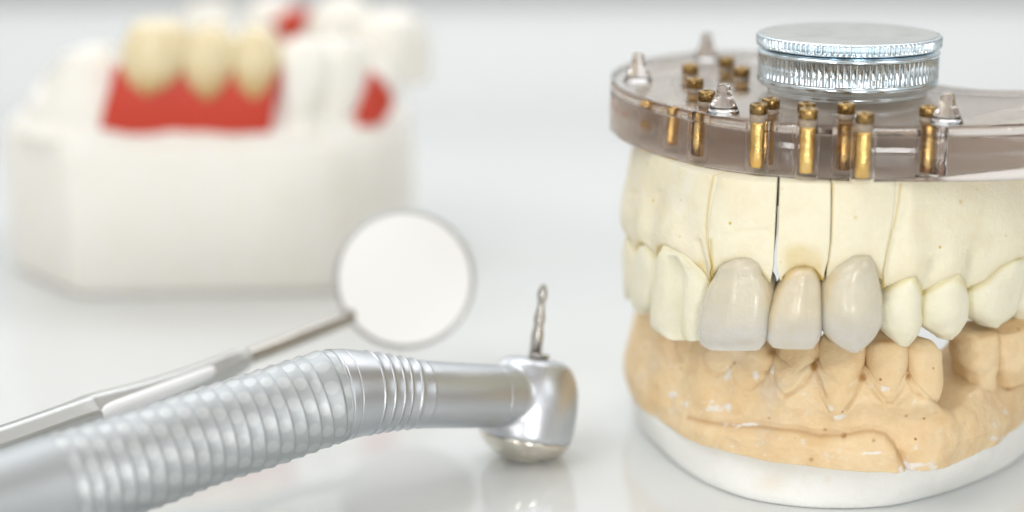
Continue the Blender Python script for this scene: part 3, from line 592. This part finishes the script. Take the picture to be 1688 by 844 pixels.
# ------------------------------------------------------------------ cast in the background
bg = empty('study_model', (-4.5, 32.5, 0), 'white plaster jaw model with trimmed angular base and red gum panels in the background', 'dental cast')
fl_ = [(-8.2, 31.3), (-6.82, 29.72), (-2.8, 29.95), (-2.1, 30.4), (-1.6, 31.5), (-1.75, 33.4), (-3.0, 35.6), (-7.0, 35.6), (-8.2, 34.5)]
def prism(poly, z0, z1, rr=.25, n=12, inset=.12, top_in=0):
    P = np.array(poly, float); out = []
    for i in range(len(P)):
        p, a, c = P[i], P[i-1], P[(i+1) % len(P)]; r_ = min(rr, .4*np.linalg.norm(a-p), .4*np.linalg.norm(c-p))
        A = p+(a-p)/np.linalg.norm(a-p)*r_; B = p+(c-p)/np.linalg.norm(c-p)*r_
        for t in np.linspace(0, 1, n): out.append((1-t)**2*A+2*t*(1-t)*p+t*t*B)
    out = np.array(out); c0 = out.mean(0); R = []
    for z, s_ in ((z0, inset), (z0+.05, .03), (z0+.15, 0), (z1-.25, top_in*.9), (z1-.1, top_in+.03), (z1, top_in+inset)):
        v = out-c0; l = np.linalg.norm(v, axis=1)[:, None]; R.append(np.c_[c0+v*(1-s_/l), np.full(len(out), z)])
    return rings(R)
def za(V): return {'stain': np.zeros(len(V)), 'chalk': np.zeros(len(V))}
V, F = prism(fl_, 0, 2.45); V[:, 2] += 0
obj('plaster_base', V, F, M['bgwhite'], bg, attrs=za(V))
BC = Curve([(-7.4, 32.6), (-7.75, 31.3), (-7.4, 30.4), (-6.5, 30.1), (-5.4, 30.15), (-4.2, 30.2), (-3.1, 30.3), (-2.4, 30.7), (-1.9, 31.6), (-2.0, 32.8), (-2.6, 34.0), (-4.0, 34.8), (-6.0, 35.0)])
bcr = [(0, 3.3), (BC.hit(60, 200)[0], 3.0), (BC.hit(100, 120)[0], 3.75), (BC.hit(150, 100)[0], 3.75), (BC.hit(190, 140)[0], 3.35), (BC.hit(460, 140)[0], 3.35), (BC.hit(600, 150)[0], 3.3), (BC.S[-1], 3.4)]
def bgd(px, py, s, z):
    d = -.25*np.clip((z-2.6)/1, 0, 1)+.18*bell(z-2.45, .14)
    for x, y, rx, ry, a in ((480, 295, 80, 25, .45), (625, 290, 60, 60, .2), (500, 210, 20, 60, .15), (575, 215, 20, 60, .12), (130, 190, 60, 70, .1)): d = d+a*blob(px, py, x, y, rx, ry)
    return d
sweep('gum_ridge', BC, const(.02), const(BC.S[-1]-.02), 2.2, lambda s: np.interp(s, [a for a, _ in bcr], [b_ for _, b_ in bcr]), 1.3, bgd, M['bgwhite'], bg, ni=240, nj=36, r=.3, nse=.03)
V, F = prism([(-6.9, 30.9), (-2.6, 31.0), (-2.2, 32.6), (-3.4, 34.2), (-6.6, 34.4)], 2.4, 2.8); obj('palate', V, F, M['bgwhite'], bg, attrs=za(V))
def bt(rows, name='tooth', m='bgwhite', parent=bg, **k): return tooth(name, BC, rows, M[m], parent, nr=24, ns=32, **k)
# red gum shell: upright strip following the ridge
def shell(outline_top, outline_bot, f, h, name='red_gum', n=24):
    R = []
    for t in np.linspace(0, 1, n):
        xt = np.interp(t, np.linspace(0, 1, len(outline_top)), [p[0] for p in outline_top]); yt = np.interp(t, np.linspace(0, 1, len(outline_top)), [p[1] for p in outline_top])
        xb = np.interp(t, np.linspace(0, 1, len(outline_bot)), [p[0] for p in outline_bot]); yb = np.interp(t, np.linspace(0, 1, len(outline_bot)), [p[1] for p in outline_bot])
        s_a, z_a = BC.hit(xt, yt, f); s_b, z_b = BC.hit(xb, yb, f); ring = []
        for kk in range(9):
            w = kk/8; s_ = s_a*(1-w)+s_b*w; z_ = z_a*(1-w)+z_b*w; x, y = BC.at(s_, f+.05*math.sin(w*math.pi)+.03*math.sin(t*9)); ring.append((x, y, z_))
        for kk in range(9):
            w = 1-kk/8; s_ = s_a*(1-w)+s_b*w; z_ = z_a*(1-w)+z_b*w; x, y = BC.at(s_, f-h); ring.append((x, y, z_))
        R.append(np.array(ring))
    V, F = rings(R); return obj(name, V, F, M['red'], bg)
shell([(190, 112), (240, 120), (330, 120), (400, 118), (462, 118)], [(163, 214), (220, 226), (290, 231), (370, 222), (447, 218)], .10, .5)
shell([(612, 118), (632, 130), (648, 160)], [(582, 226), (600, 222), (630, 200)], .16, .5, n=12)
br = empty('dental_bridge', tuple(at_Y(330, 160, 30.2)), 'bridge of three yellowish porcelain teeth over the red gum panel of the background model', 'dental bridge')
def brt(rows): o = tooth('tooth', BC, rows, M['bridge'], br, nr=28, ns=36, ex=.8, capL=.5, relief=lambda u, v: .06*np.cos(u*5)*(1-v)); return o
brt([(212, 48, 300, 48, .05, .36), (198, 75, 310, 72, .22, .50), (194, 105, 310, 102, .30, .54), (200, 132, 294, 134, .28, .46), (218, 150, 268, 150, .18, .3), (230, 160, 252, 160, .12, .18)])
brt([(314, 54, 372, 54, .05, .34), (300, 80, 388, 80, .22, .45), (297, 108, 388, 108, .30, .48), (304, 137, 378, 137, .28, .42), (322, 155, 362, 156, .18, .26), (332, 165, 352, 165, .12, .16)])
brt([(394, 58, 446, 58, .05, .34), (384, 84, 460, 84, .22, .44), (380, 112, 462, 112, .30, .46), (386, 140, 452, 140, .28, .4), (402, 158, 438, 160, .18, .26), (412, 168, 430, 170, .12, .16)])
bt([(482, 72, 542, 78, .0, .3), (464, 100, 552, 104, .16, .4), (462, 140, 546, 140, .2, .4), (466, 180, 514, 182, .15, .35), (466, 215, 492, 215, .05, .2)])
bt([(550, 72, 610, 76, .0, .3), (540, 100, 620, 104, .16, .4), (534, 140, 610, 142, .2, .4), (534, 185, 588, 185, .16, .35), (530, 230, 556, 230, .05, .2)])
bt([(96, 96, 160, 92, -.3, .3), (66, 130, 186, 125, -.1, .5), (50, 170, 182, 165, .02, .6), (40, 210, 170, 205, .05, .6), (60, 240, 150, 240, 0, .4)], name='molar')
# far side of the arch
FC = Curve([(-6.4, 34.9), (-5.2, 34.3), (-4.0, 33.9), (-2.8, 33.3), (-1.9, 32.5)])
def ft(rows, m='bgwhite', name='tooth'): return tooth(name, FC, rows, M[m], bg, nr=20, ns=32)
ft([(300, 18, 350, 14, 0, .4), (285, 45, 360, 42, .1, .5), (285, 90, 360, 90, .1, .5)])
ft([(410, 8, 460, 6, 0, .4), (398, 30, 470, 30, .1, .5), (398, 90, 470, 90, .1, .5)])
ft([(520, 8, 570, 4, 0, .4), (500, 30, 582, 26, .1, .5), (495, 90, 580, 90, .1, .5)])
ft([(590, 30, 640, 26, 0, .4), (580, 48, 655, 46, .1, .5), (585, 110, 650, 110, .1, .5)])
ft([(640, 60, 672, 60, 0, .4), (632, 75, 685, 75, .1, .5), (632, 140, 680, 140, .1, .5)])
tooth('red_gum', FC, [(470, 20, 500, 20, .15, .2), (448, 36, 502, 34, .2, .3), (462, 54, 490, 52, .2, .3), (468, 66, 476, 66, .15, .2)], M['red'], bg, nr=16, ns=24)
# ------------------------------------------------------------------ light
def area(name, loc, target, sx_, sy_, power, col=(1, 1, 1)):
    l = bpy.data.lights.new(name, 'AREA'); l.shape = 'RECTANGLE'; l.size = sx_; l.size_y = sy_; l.energy = power; l.color = col
    o = bpy.data.objects.new(name, l); C.objects.link(o); o.location = loc
    o.rotation_euler = (Vector(target)-Vector(loc)).to_track_quat('-Z', 'Y').to_euler(); return o
area('softbox', (-20, 10, 32), (2, 23, 1), 24, 24, 5000, (1, .985, .96))
area('window_light', (22, 6, 20), (2, 23, 1.5), 10, 16, 1200, (.94, .97, 1))
area('strip_light', (6, -3, 4.5), (3, 22, 2.5), 5, 6.0, 1500)
area('strip_light', (-9, -1, 5.5), (2, 22, 2.5), 2.5, 7.0, 800)
area('mirror_fill', tuple(FL), tuple(mc), 15, 12, 250, (.99, 1, .985))  # added light behind the camera, whitens the mirror and fills the front
area('back_light', (0, 52, 44), (0, 66, 6), 70, 20, 17000, (.96, .98, 1))
w = bpy.data.worlds.new('World'); bpy.context.scene.world = w; w.use_nodes = True
nt = w.node_tree; bgn = nt.nodes['Background']
tc = nt.nodes.new('ShaderNodeTexCoord'); sp = nt.nodes.new('ShaderNodeSeparateXYZ'); nt.links.new(tc.outputs['Generated'], sp.inputs[0])
rp = nt.nodes.new('ShaderNodeValToRGB'); e = rp.color_ramp.elements
mr = nt.nodes.new('ShaderNodeMapRange'); mr.inputs[1].default_value = -1; mr.inputs[2].default_value = 1; nt.links.new(sp.outputs['Z'], mr.inputs[0]); nt.links.new(mr.outputs[0], rp.inputs[0])
e[0].position = .46; e[0].color = (.62, .60, .56, 1); e[1].position = .56; e[1].color = (.74, .70, .62, 1)
for p_, c in ((.66, (.90, .91, .92)), (.85, (1, 1, 1))): q = e.new(p_); q.color = (*c, 1)
no = nt.nodes.new('ShaderNodeTexNoise'); no.inputs['Scale'].default_value = 2.2; nt.links.new(tc.outputs['Generated'], no.inputs['Vector'])
r2 = nt.nodes.new('ShaderNodeValToRGB'); e2 = r2.color_ramp.elements; e2[0].position = .40; e2[0].color = (.42, .32, .22, 1); e2[1].position = .56; e2[1].color = (1, 1, 1, 1); nt.links.new(no.outputs['Fac'], r2.inputs[0])
mx = nt.nodes.new('ShaderNodeMix'); mx.data_type = 'RGBA'; mx.blend_type = 'MULTIPLY'; mx.inputs[0].default_value = 1
nt.links.new(rp.outputs[0], mx.inputs[6]); nt.links.new(r2.outputs[0], mx.inputs[7]); nt.links.new(mx.outputs[2], bgn.inputs[0]); bgn.inputs[1].default_value = .70
# ------------------------------------------------------------------ camera
cam = bpy.data.cameras.new('Camera'); co = bpy.data.objects.new('Camera', cam); C.objects.link(co); bpy.context.scene.camera = co
co.location = (0, 0, H); co.rotation_euler = (math.radians(90)-PITCH, 0, 0)
cam.sensor_width = 360; cam.lens = 360*FPX/1688; cam.clip_end = 500; cam.clip_start = .1
cam.dof.use_dof = True; cam.dof.focus_distance = 22.75; cam.dof.aperture_fstop = .70/.92; cam.dof.aperture_blades = 0
sc = bpy.context.scene; sc.view_settings.view_transform = 'Standard'; sc.view_settings.look = 'None'; sc.view_settings.exposure = .11; sc.view_settings.gamma = 1
sc.render.resolution_x = 1024; sc.render.resolution_y = 512; sc.render.engine = 'CYCLES'
sc.cycles.max_bounces = 16; sc.cycles.transmission_bounces = 14; sc.cycles.transparent_max_bounces = 16
